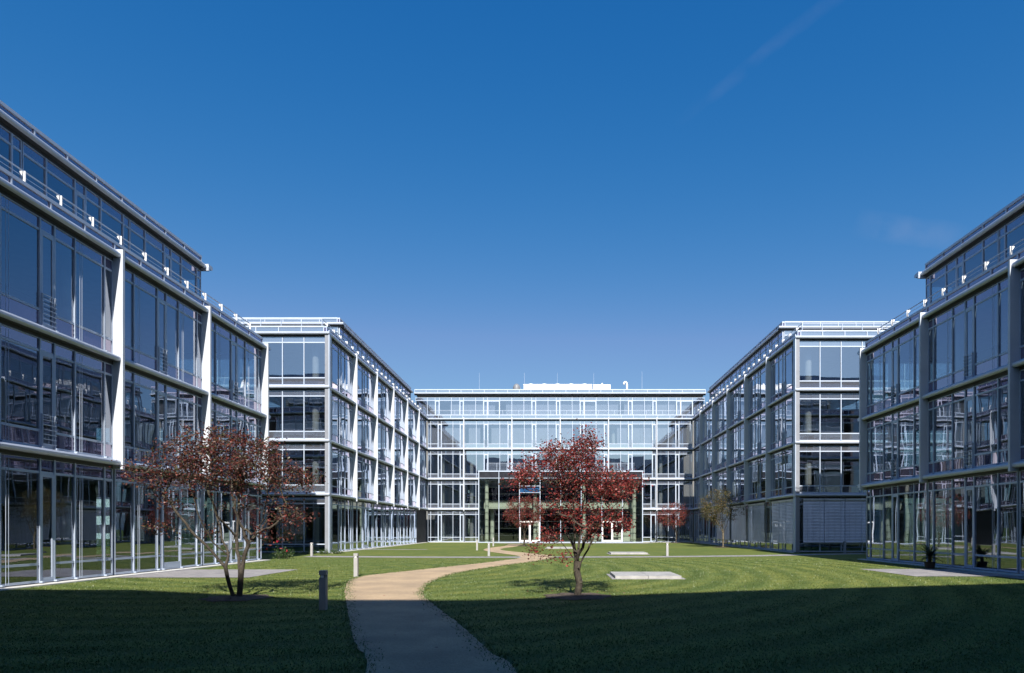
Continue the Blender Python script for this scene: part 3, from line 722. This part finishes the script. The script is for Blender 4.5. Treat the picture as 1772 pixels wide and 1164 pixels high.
# ------------------------------------------------------------------ trees
def leaf_card(m, c, size, nm):
    d = Vector((random.gauss(0, 1), random.gauss(0, 1), random.gauss(0, .7))).normalized()
    nrm = Vector((random.gauss(0, 1), random.gauss(0, 1), random.gauss(0, 1) + .6)).normalized()
    w = d.cross(nrm)
    if w.length < .05: return
    w.normalize(); s = size * random.uniform(.5, 1.4); f = nrm * (s * .12)
    i = len(m.v)
    m.v += [tuple(c), tuple(c + d * (s * .5) + w * (s * .32) + f), tuple(c + d * s), tuple(c + d * (s * .5) - w * (s * .32) + f)]
    mi = random.choices(range(len(nm)), nm)[0]
    m.f += [(i, i + 1, i + 2), (i, i + 2, i + 3)]; m.m += [mi, mi]
def tree(name, base, stems, targets, mats, weights, label, leaf_size, per, r0, bark='bark', spread=.22, group=None, rmin=.004, mulch=.75):
    P = []; PAR = []; 
    def add(p, par): P.append(Vector(p)); PAR.append(par); return len(P) - 1
    ids = {}
    for st in stems:                       # first entry may be ('key', index) to fork from
        st = list(st)
        if isinstance(st[0], int): par = ids[st[0]]; st = st[1:]
        else: par = None
        for key, p in st:
            if par is None: par = add(p, -1)
            else:
                a = P[par]; b = Vector(p); n = max(1, int((b - a).length / .16))
                for j in range(1, n + 1):
                    q = a.lerp(b, j / n)
                    if j < n: q += Vector((random.gauss(0, .012), random.gauss(0, .012), random.gauss(0, .012)))
                    par = add(q, par)
            ids[key] = par
    root = thing(name, base, label, 'tree', group)
    cen = Vector(base) + Vector((0, 0, (P[-1].z - base[2]) * .5))
    zmin = min(P[i].z for i in ids.values()) + .25 * (max(p.z for p in P) - base[2])
    order = sorted(targets, key=lambda t: (t - Vector(base)).length)
    tips = []
    scale = max((t - Vector(base)).length for t in targets)
    for t in order:
        best, bi = 1e9, 0
        for i, p in enumerate(P):
            if p.z < base[2] + .2 * scale and PAR[i] >= 0 and (p - Vector(base)).length < .25 * scale: continue
            d = (t - p); L = d.length
            c = L + max(0, p.z - t.z) * 1.2 
            if c < best: best, bi = c, i
        a = P[bi]; n = max(2, int((t - a).length / (.07 * scale / 2))); par = bi; L = (t - a).length
        for j in range(1, n + 1):
            f = j / n; q = a.lerp(t, f) + Vector((0, 0, -.10 * L * math.sin(math.pi * f))) + Vector((random.gauss(0, .02), random.gauss(0, .02), random.gauss(0, .02))) * L * (1 if j < n else 0)
            par = add(q, par)
            if f > .35: tips.append(q)
    # pipe-model radii
    n = len(P); acc = [0.0] * n; kids = [0] * n
    for i in range(n - 1, -1, -1):
        if acc[i] == 0: acc[i] = 1.0
        if PAR[i] >= 0: acc[PAR[i]] += acc[i]
    rad = [a ** (1 / 1.65) for a in acc]; k = r0 / max(rad)
    rad = [max(rmin, min(r0, r * k)) for r in rad]
    m = MB()
    for i in range(n):
        if PAR[i] >= 0:
            j = PAR[i]; rj = min(rad[j], rad[i] * 1.35) if rad[j] < r0 * .98 else rad[j]
            m.tube(P[j], P[i], rj, rad[i], 8 if rad[i] > .02 else 4, 0 if rad[i] > .026 else 1)
    for i in range(n):
        if PAR[i] < 0:
            q = P[i]; m.tube(q - Vector((0, 0, .08)), q + Vector((0, 0, .10)), rad[i] * 1.7, rad[i] * .98, 10)
    for q in tips:
        for _ in range(2):
            e = q + Vector((random.gauss(0, 1), random.gauss(0, 1), random.gauss(.4, .8))).normalized() * random.uniform(.08, .22) * (1 if leaf_size < .07 else 1.6)
            m.tube(q, e, rmin * .8, rmin * .4, 3, 1)
    link('trunk', m.mesh('trunk', [M[bark], M['twig']], True), root, (0, 0, 0))
    lm = MB()
    for q in tips:
        for _ in range(per):
            c = q + Vector((random.gauss(0, spread), random.gauss(0, spread), random.gauss(0, spread * .8)))
            leaf_card(lm, c, leaf_size, weights)
    link('crown', lm.mesh('crown', mats), root, (0, 0, 0))
    if mulch:
        mm = MB(); k = 22; pts = []
        for j in range(k):
            r = mulch * (1 + .12 * math.sin(j * 2.1)); pts.append((base[0] + r * math.cos(2 * math.pi * j / k), base[1] + r * math.sin(2 * math.pi * j / k)))
        mm.v = [(x, y, .015) for x, y in pts] + [(base[0], base[1], .06)]
        for j in range(k): mm.f.append((j, (j + 1) % k, k)); mm.m.append(0)
        link('mulch_ring', mm.mesh('mulch_ring', [M['soil']], True), root, (0, 0, 0))
    return root
def blob_targets(conv, blobs, d, depth):
    o = []
    for cx, cy, rx, ry, n in blobs:
        for _ in range(n):
            a = random.uniform(0, 2 * math.pi); r = math.sqrt(random.random())
            x, y = conv(cx + rx * r * math.cos(a), cy + ry * r * math.sin(a))
            dd = d + random.uniform(-1, 1) * depth * math.sqrt(max(.1, 1 - r * r * .6))
            o.append(px(x, y, d) + Vector((0, dd - d, 0)))
    return o
# --- left double-stemmed tree
d = 14.7
cv = lambda x, y: (220 + x / 3.526, 720 + y / 3.526)
def lp(x, y, dy=0, d=14.7): return px(*cv(x, y), d) + Vector((0, dy, 0))
gz = lambda p: Vector((p.x, p.y, 0))
stems = [
 [(0, gz(lp(652, 1125))), (1, lp(625, 1030)), (2, lp(600, 920)), (3, lp(612, 850, .05)), (4, lp(560, 720, .1)), (5, lp(500, 570, .25)), (6, lp(455, 440, .3))],
 [2, (7, lp(500, 790, -.1)), (8, lp(420, 690, -.25)), (9, lp(330, 545, -.35))],
 [3, (10, lp(545, 760, -.2)), (11, lp(510, 640, -.4)), (12, lp(480, 500, -.5))],
 [3, (30, lp(600, 700, .5)), (31, lp(570, 520, .8))],
]
stems_b = [
 [(13, gz(lp(684, 1125))), (14, lp(690, 1040)), (15, lp(695, 960)), (16, lp(668, 860, .1)), (17, lp(640, 740, .2)), (18, lp(642, 560, .3)), (19, lp(640, 420, .3))],
 [15, (20, lp(715, 850)), (21, lp(742, 778)), (22, lp(712, 650, -.2)), (23, lp(690, 480, -.4))],
 [21, (24, lp(800, 680, .2)), (25, lp(830, 590, .3)), (26, lp(860, 480, .3))],
 [21, (27, lp(765, 640, .5)), (28, lp(775, 470, .7))],
 [17, (32, lp(600, 600, -.4)), (33, lp(585, 450, -.7))],
]
blobs = [(400, 260, 190, 115, 52), (600, 180, 190, 100, 60), (780, 250, 150, 120, 50), (980, 360, 130, 75, 24), (250, 340, 120, 70, 20), (110, 390, 75, 35, 9), (620, 360, 260, 80, 52), (1000, 590, 110, 55, 15), (930, 720, 30, 35, 3), (290, 690, 110, 30, 6), (300, 500, 70, 40, 6), (1080, 330, 40, 30, 4), (720, 520, 120, 50, 6), (470, 680, 20, 10, 1)]
tree('maroon_tree', gz(lp(668, 1125)), stems + stems_b, blob_targets(cv, blobs, d, 1.25), LEAF['brown'], (5, 4, 3, 3, 4), 'dark maroon tree with two bare forking stems, left of the path', .058, 22, .066, spread=.12)
# --- red tree right of the path
d2 = 15.07
cv2 = lambda x, y: (860 + x / 3.754, 740 + y / 3.754)
def cp(x, y, dy=0): return px(*cv2(x, y), d2) + Vector((0, dy, 0))
st = [
 [(0, gz(cp(523, 1098))), (1, cp(536, 1010)), (2, cp(518, 930)), (3, cp(520, 865)), (4, cp(505, 790, .1)), (5, cp(475, 640, .2)), (6, cp(440, 480, .3))],
 [2, (7, cp(545, 870, -.05)), (8, cp(590, 790, -.1)), (9, cp(620, 720, -.15)), (40, cp(740, 520, -.2)), (41, cp(840, 410, -.3))],
 [3, (10, cp(440, 770, -.2)), (11, cp(380, 690, -.4)), (12, cp(300, 640, -.5))],
 [3, (13, cp(535, 760, .3)), (14, cp(560, 560, .4)), (15, cp(590, 330, .4)), (16, cp(590, 150, .4))],
 [3, (17, cp(560, 740, -.3)), (18, cp(640, 560, -.5)), (19, cp(690, 420, -.6))],
 [4, (20, cp(430, 620, .6)), (21, cp(360, 430, .8)), (22, cp(300, 300, .8))],
 [4, (23, cp(500, 560, -.4)), (24, cp(490, 360, -.6)), (25, cp(430, 190, -.5))],
 [3, (26, cp(600, 700, .6)), (27, cp(680, 500, .9))],
]
bl = [(220, 270, 100, 80, 32), (130, 350, 55, 28, 7), (440, 190, 120, 80, 40), (590, 130, 80, 75, 22), (350, 140, 50, 35, 10), (560, 330, 220, 120, 90), (760, 370, 120, 105, 46), (880, 380, 40, 50, 9), (680, 560, 140, 80, 20), (830, 620, 60, 40, 11), (420, 520, 120, 100, 28), (330, 680, 60, 50, 9), (220, 780, 40, 22, 4), (560, 600, 110, 80, 9), (560, 60, 40, 25, 6), (640, 80, 25, 25, 4), (640, 690, 60, 40, 5), (430, 830, 50, 15, 3)]
tree('red_tree', gz(cp(523, 1098)), st, blob_targets(cv2, bl, d2, 1.2), LEAF['red'], (5, 4, 4, 2), 'bright red leaved tree on a single short trunk in the middle of the lawn', .055, 20, .082, spread=.11, mulch=.8)
# --- small distant trees
def small_tree(name, x, yb, cx, cy, rx, ry, dep, mats, w, label, n, ls, per, bark, spread, r0, mulch):
    b = gz(px(x, yb, CAMZ * FPX / (yb - HZY))); dd = b.y; idn = lambda a, c: (a, c)
    st = [[(0, b), (1, px(x + .5, yb - (yb - cy) * .35, dd)), (2, px(x - 1, yb - (yb - cy) * .5, dd))]]
    for k in range(6):
        a = k * 2 * math.pi / 6 + .4
        st.append([1 if k % 2 else 2, (10 + k, px(cx + rx * .55 * math.cos(a), cy + ry * .1 - ry * .15 * math.sin(k * 2.0), dd) + Vector((0, dep * .6 * math.sin(a), 0)))])
    tg = blob_targets(idn, [(cx, cy, rx, ry, n), (cx + rx * .3, cy - ry * .4, rx * .6, ry * .6, n // 4), (cx - rx * .4, cy + ry * .1, rx * .6, ry * .5, n // 4)], dd, dep)
    return tree(name, b, st, tg, mats, w, label, ls, per * 4, r0, bark, spread, mulch=mulch)
small_tree('red_tree', 907, 945, 908, 885, 36, 26, 1.9, LEAF['red'], (4, 2, 4, 3), 'small dark red tree at the entrance, behind the left side of the big red tree', 120, .10, 4, 'bark', .12, .09, .6)
small_tree('red_tree', 1170, 939.3, 1168, 891, 30, 21, 2.0, LEAF['red'], (5, 3, 4, 2), 'small red tree against the far building, right of the entrance hall', 100, .10, 4, 'bark', .12, .08, .6)
small_tree('olive_tree', 1251, 946.9, 1247, 877, 36, 33, 2.0, LEAF['olive'], (4, 1.4, 4, 3), 'thin olive-brown leaved tree with pale branching trunk before the right wing', 170, .08, 4, 'bark_pale', .14, .075, .9)

# ------------------------------------------------------------------ planting
def bush(name, c, rx, ry, h, n, mats, w, ls, label, cat, stems=14, group=None):
    r = thing(name, (c[0], c[1], 0), label, cat, group); m = MB(); sm = MB()
    for k in range(stems):
        a = random.uniform(0, 6.28); q = random.random() ** .5
        tip = Vector((c[0] + rx * q * math.cos(a), c[1] + ry * q * math.sin(a), h * random.uniform(.55, 1) * (1 - .35 * q)))
        base = Vector((c[0] + rx * .4 * q * math.cos(a), c[1] + ry * .4 * q * math.sin(a), 0)); sm.tube(base, tip, .008, .004, 4)
        for _ in range(n // stems):
            f = random.uniform(.15, 1.02); p = base.lerp(tip, f) + Vector((random.gauss(0, .07), random.gauss(0, .07), random.gauss(0, .05))); p.z = max(p.z, .03)
            leaf_card(m, p, ls, w)
    link('stem', sm.mesh('stem', [M['bark']]), r, (0, 0, 0)); link('foliage', m.mesh('foliage', mats), r, (0, 0, 0)); return r
rb = bush('rose_bush', (-14.45, 33.6), .62, .45, .72, 900, LEAF['green'], (4, 4, 2), .07, 'leafy rose bush with red blooms at the corner of the left building', 'rose bush', 22)
for k, q in enumerate((px(487.5, 948.5, 33.5), px(461.5, 950, 33.2), px(480.5, 936, 33.6), px(497, 953, 33.4))):
    m = MB()
    for j in range(26): leaf_card(m, q + Vector((random.gauss(0, .02), random.gauss(0, .02), random.gauss(0, .02))), .06, (3, 1))
    link('bloom', m.mesh('bloom', LEAF['rose']), rb, (0, 0, 0))
    if k in (1, 2):
        m = MB(); m.tube((q.x + .05, q.y, .02), q, .007, .004, 4); 
        for j in range(14): leaf_card(m, Vector((q.x + .03, q.y, 0)) + Vector((random.gauss(0, .04), random.gauss(0, .04), random.uniform(.1, q.z * .85))), .06, (1,))
        link('cane', m.mesh('cane', [LEAF['green'][1]]), rb, (0, 0, 0))
for k, (x, y) in enumerate(((-15.4, 39.6), (-14.6, 39.9), (-13.95, 40.4), (-16.3, 39.2))):
    bush('low_shrub', (x, y), .55, .4, .34, 420, LEAF['green'], (4, 3, 3), .06, ['low green shrub second from the left at the foot of the wing end', 'low green shrub just behind the bollard by the wing', 'low green shrub farthest right, at the wing corner', 'low green shrub farthest left, in the gap between buildings'][k], 'shrub', 12, 'low shrubs at the foot of the left wing')
# potted palm
pp = thing('potted_palm', (15.25, 25.6, 0), 'dark bushy palm in a round pot before the right building', 'plant')
m = MB(); x, y = 15.25, 25.6
m.tube((x, y, .01), (x, y, .24), .17, .2, 16); m.tube((x, y, .24), (x, y, .27), .22, .22, 16, cap=True); link('pot', m.mesh('pot', [M['pot']], True), pp, (0, 0, 0))
m = MB(); m.tube((x, y, .25), (x, y, .5), .07, .06, 8); link('trunk', m.mesh('trunk', [M['bark']]), pp, (0, 0, 0))
m = MB()
for k in range(46):
    a = random.uniform(0, 6.28); e = random.uniform(-.2, 1.2); L = random.uniform(.42, .66); p = Vector((x, y, .5)); dr = Vector((math.cos(a) * math.cos(e), math.sin(a) * math.cos(e), math.sin(e)))
    for j in range(7):
        q = p + dr * (L / 7); dr = (dr + Vector((0, 0, -.09))).normalized(); sd = dr.cross(Vector((0, 0, 1)))
        if sd.length < .05: break
        sd.normalize(); m.face([p, q, q + dr * .03], 0)
        for s_ in (1, -1):
            t = q + sd * (s_ * .12 * (1 - j / 9)) + dr * .07; m.face([p, q, t], random.randint(0, 1))
        p = q
link('fronds', m.mesh('fronds', LEAF['palm']), pp, (0, 0, 0))

# ------------------------------------------------------------------ grass blades (mown, denser close to the camera)
GM = [leaf('blade_green', (.084, .13, .034), .15), leaf('blade_pale', (.11, .145, .045), .15), leaf('blade_dark', (.064, .108, .028), .15)]
def in_path(x, y):
    best = None
    for i in range(0, k_path - 1):
        pass
    return False
row = {}
for (x0, y0), (x1, y1) in zip(le, re_):
    if y0 < 32: row.setdefault(round(y0 * 2), []).append((min(x0, x1), max(x0, x1)))
ys = sorted(row)
def on_path(x, y):
    # nearest rung of the path ladder
    b = 1e9; r = None
    for i in range(len(le)):
        dy = abs((le[i][1] + re_[i][1]) / 2 - y)
        if dy < b: b = dy; r = i
    return le[r][0] + .02 < x < re_[r][0] - .02
# point-in-polygon on the near part of the path
poly = [p for p in le if p[1] < 36] + [p for p in re_ if p[1] < 36][::-1]
def pip(x, y):
    c = False; j = len(poly) - 1
    for i in range(len(poly)):
        xi, yi = poly[i]; xj, yj = poly[j]
        if (yi > y) != (yj > y) and x < (xj - xi) * (y - yi) / (yj - yi) + xi: c = not c
        j = i
    return c
def blocked(x, y):
    if -14.5 < x < -10.05 and 20.75 < y < 24.95: return True
    if 12.15 < x and 21.25 < y < 25.25: return True
    if x > 14.95 and y < 21.3: return True
    if 1.8 < x < 4.3 and 20.1 < y < 22.5: return True
    if (x + 7.27) ** 2 + (y - 14.7) ** 2 < .5 or (x - .55) ** 2 + (y - 15.07) ** 2 < .55: return True
    return x > 3 and abs(y - 36.5) < 2.5 and pip(x, y)
v = []; f = []; mi = []
NB = 170000
rnd = random.random
for _ in range(NB):
    dd = 5.5 * (34 / 5.5) ** rnd()
    x = dd * (-.90 + 1.66 * rnd())
    if x < -14.4 or x > 15.8: continue
    if pip(x, dd) or blocked(x, dd): continue
    h = (.010 + .013 * rnd()) * (1 + dd / 40); a = rnd() * 6.283; w = (.003 + .002 * rnd()) * (1 + dd / 12)
    bd = math.sin(5.98 * (math.hypot(x + 9, dd - 26) + .5 * noise.noise(Vector((x * .35, dd * .35, 0)))) )
    lx, ly = random.gauss(0, .012) - bd * .004, random.gauss(0, .012) + bd * .008; i = len(v); h *= 1 - .1 * bd
    v += [(x - w * math.cos(a), dd - w * math.sin(a), 0), (x + w * math.cos(a), dd + w * math.sin(a), 0), (x + lx, dd + ly, h)]
    f.append((i, i + 1, i + 2)); mi.append(0 if rnd() < .4 else (1 if rnd() < (.5 + .2 * bd) else 2))
# tufts creeping over the path edge
for ed, sg in ((le, -1), (re_, 1)):
    for x0, y0 in ed:
        if y0 < 5 or y0 > 34: continue
        for _ in range(22):
            x = x0 + sg * random.uniform(-.10, .03) + random.gauss(0, .03); y = y0 + random.gauss(0, .25); a = rnd() * 6.283; w = .006 * (1 + y / 12); h = .015 + .03 * rnd(); i = len(v)
            v += [(x - w * math.cos(a), y - w * math.sin(a), 0), (x + w * math.cos(a), y + w * math.sin(a), 0), (x + random.gauss(0, .03), y + random.gauss(0, .03), h)]
            f.append((i, i + 1, i + 2)); mi.append(random.choice((0, 0, 1, 2)))
me = bpy.data.meshes.new('grass'); me.from_pydata(v, [], f)
for g in GM: me.materials.append(g)
me.polygons.foreach_set('material_index', mi); me.update()
tag(link('grass', me), kind='stuff')

fl = MB()
for cx, cy, r, n in ((-7.4, 14.6, 2.6, 120), (.5, 15.0, 2.6, 130), (-5, 11, 4, 40), (2, 10, 5, 50), (-1.6, 13, 2, 16)):
    for _ in range(n):
        i0 = len(fl.v); q = Vector((cx + random.gauss(0, r * .6), cy + random.gauss(0, r * .5), .035)); leaf_card(fl, q, .05, (3, 2, 3, 3))
        for t in range(i0, len(fl.v)): fl.v[t] = (fl.v[t][0], fl.v[t][1], max(.02, .035 + (fl.v[t][2] - .035) * .25))
tag(link('fallen_leaves', fl.mesh('fallen_leaves', LEAF['red'])), kind='stuff')

# ------------------------------------------------------------------ light
sun = bpy.data.objects.new('sun', bpy.data.lights.new('sun', 'SUN')); COL.objects.link(sun)
sd = Vector((math.sin(R(AZ)) * math.cos(R(EL)), -math.cos(R(AZ)) * math.cos(R(EL)), math.sin(R(EL))))
sun.rotation_euler = sd.to_track_quat('Z', 'Y').to_euler()
sun.location = sd * 100
sun.data.energy = 4.5; sun.data.angle = R(.53); sun.data.color = (1, .93, .83)
wd_ = bpy.data.worlds.new('World'); S.world = wd_; wd_.use_nodes = True
nt = wd_.node_tree; nt.nodes.clear(); L = nt.links.new
sky = nt.nodes.new('ShaderNodeTexSky'); sky.sky_type = 'NISHITA'; sky.sun_disc = False
sky.sun_elevation = R(EL); sky.sun_rotation = R(180 - AZ)
sky.air_density = 1.0; sky.dust_density = 1.0; sky.ozone_density = 3.0
bg = nt.nodes.new('ShaderNodeBackground'); bg.inputs['Strength'].default_value = .052
out = nt.nodes.new('ShaderNodeOutputWorld')
# deepen the blue away from the sun, as a polarised slide film sees it
def math_(op, a, b):
    n = nt.nodes.new('ShaderNodeMath'); n.operation = op
    for k, v in enumerate((a, b)):
        if isinstance(v, (int, float)): n.inputs[k].default_value = v
        else: L(v, n.inputs[k])
    return n.outputs[0]
sp = nt.nodes.new('ShaderNodeSeparateColor'); L(sky.outputs[0], sp.inputs[0])
def grade(ch, ref, g):
    lo = math_('MULTIPLY', math_('POWER', math_('MINIMUM', math_('DIVIDE', ch, ref), 1), g), ref)
    return math_('ADD', lo, math_('MAXIMUM', math_('SUBTRACT', ch, ref), 0))
cb = nt.nodes.new('ShaderNodeCombineColor')
L(math_('MULTIPLY', grade(sp.outputs[0], 1.9, 2.7), .86), cb.inputs[0]); L(sp.outputs[1], cb.inputs[1]); L(math_('MULTIPLY', grade(sp.outputs[2], 6.3, .58), 1.1), cb.inputs[2])
# faint contrail and one wisp of cirrus
tc = nt.nodes.new('ShaderNodeTexCoord'); D = tc.outputs['Generated']
def dot(vec):
    n = nt.nodes.new('ShaderNodeVectorMath'); n.operation = 'DOT_PRODUCT'; L(D, n.inputs[0]); n.inputs[1].default_value = vec; return n.outputs['Value']
def nzs(scale, det):
    n = nt.nodes.new('ShaderNodeTexNoise'); n.inputs['Scale'].default_value = scale; n.inputs['Detail'].default_value = det; L(D, n.inputs['Vector']); return n.outputs['Fac']
def bump01(x, w): return math_('MAXIMUM', math_('SUBTRACT', 1, math_('POWER', math_('ABSOLUTE', math_('DIVIDE', x, w), 0), 2)), 0)
def cloud(xa, ya, xb, yb, w, f, nsc):
    a = (px(xa, ya, 1) - cam.location).normalized(); b = (px(xb, yb, 1) - cam.location).normalized()
    n = a.cross(b).normalized(); c = (a + b).normalized(); u = (b - a).normalized(); half = (b - a).length / 2
    off = math_('ADD', dot(n), math_('MULTIPLY', math_('SUBTRACT', nzs(nsc, 5), .5), w * 1.6))
    m = math_('MULTIPLY', bump01(off, w), bump01(dot(u), half * 1.15))
    return math_('MULTIPLY', math_('MULTIPLY', m, math_('MAXIMUM', math_('SUBTRACT', nzs(nsc * 1.7, 7), .3), 0)), f)
cl = math_('ADD', cloud(1480, -30, 1185, 200, .009, .13, 14), cloud(1490, 385, 1660, 418, .018, .34, 12))
cm = nt.nodes.new('ShaderNodeMixRGB'); cm.inputs[2].default_value = (5, 5.2, 6.4, 1)
L(cl, cm.inputs[0]); L(cb.outputs[0], cm.inputs[1]); L(cm.outputs[0], bg.inputs['Color']); L(bg.outputs[0], out.inputs[0])

S.render.engine = 'CYCLES'
S.view_settings.view_transform = 'Standard'; S.view_settings.look = 'None'; S.view_settings.gamma = 1
S.view_settings.exposure = 1.0
c = S.cycles
c.use_denoising = True; c.max_bounces = 10; c.diffuse_bounces = 3; c.glossy_bounces = 5; c.transparent_max_bounces = 24; c.transmission_bounces = 4
c.sample_clamp_indirect = 6; c.caustics_reflective = False; c.caustics_refractive = False
c.use_adaptive_sampling = True; c.adaptive_threshold = .02
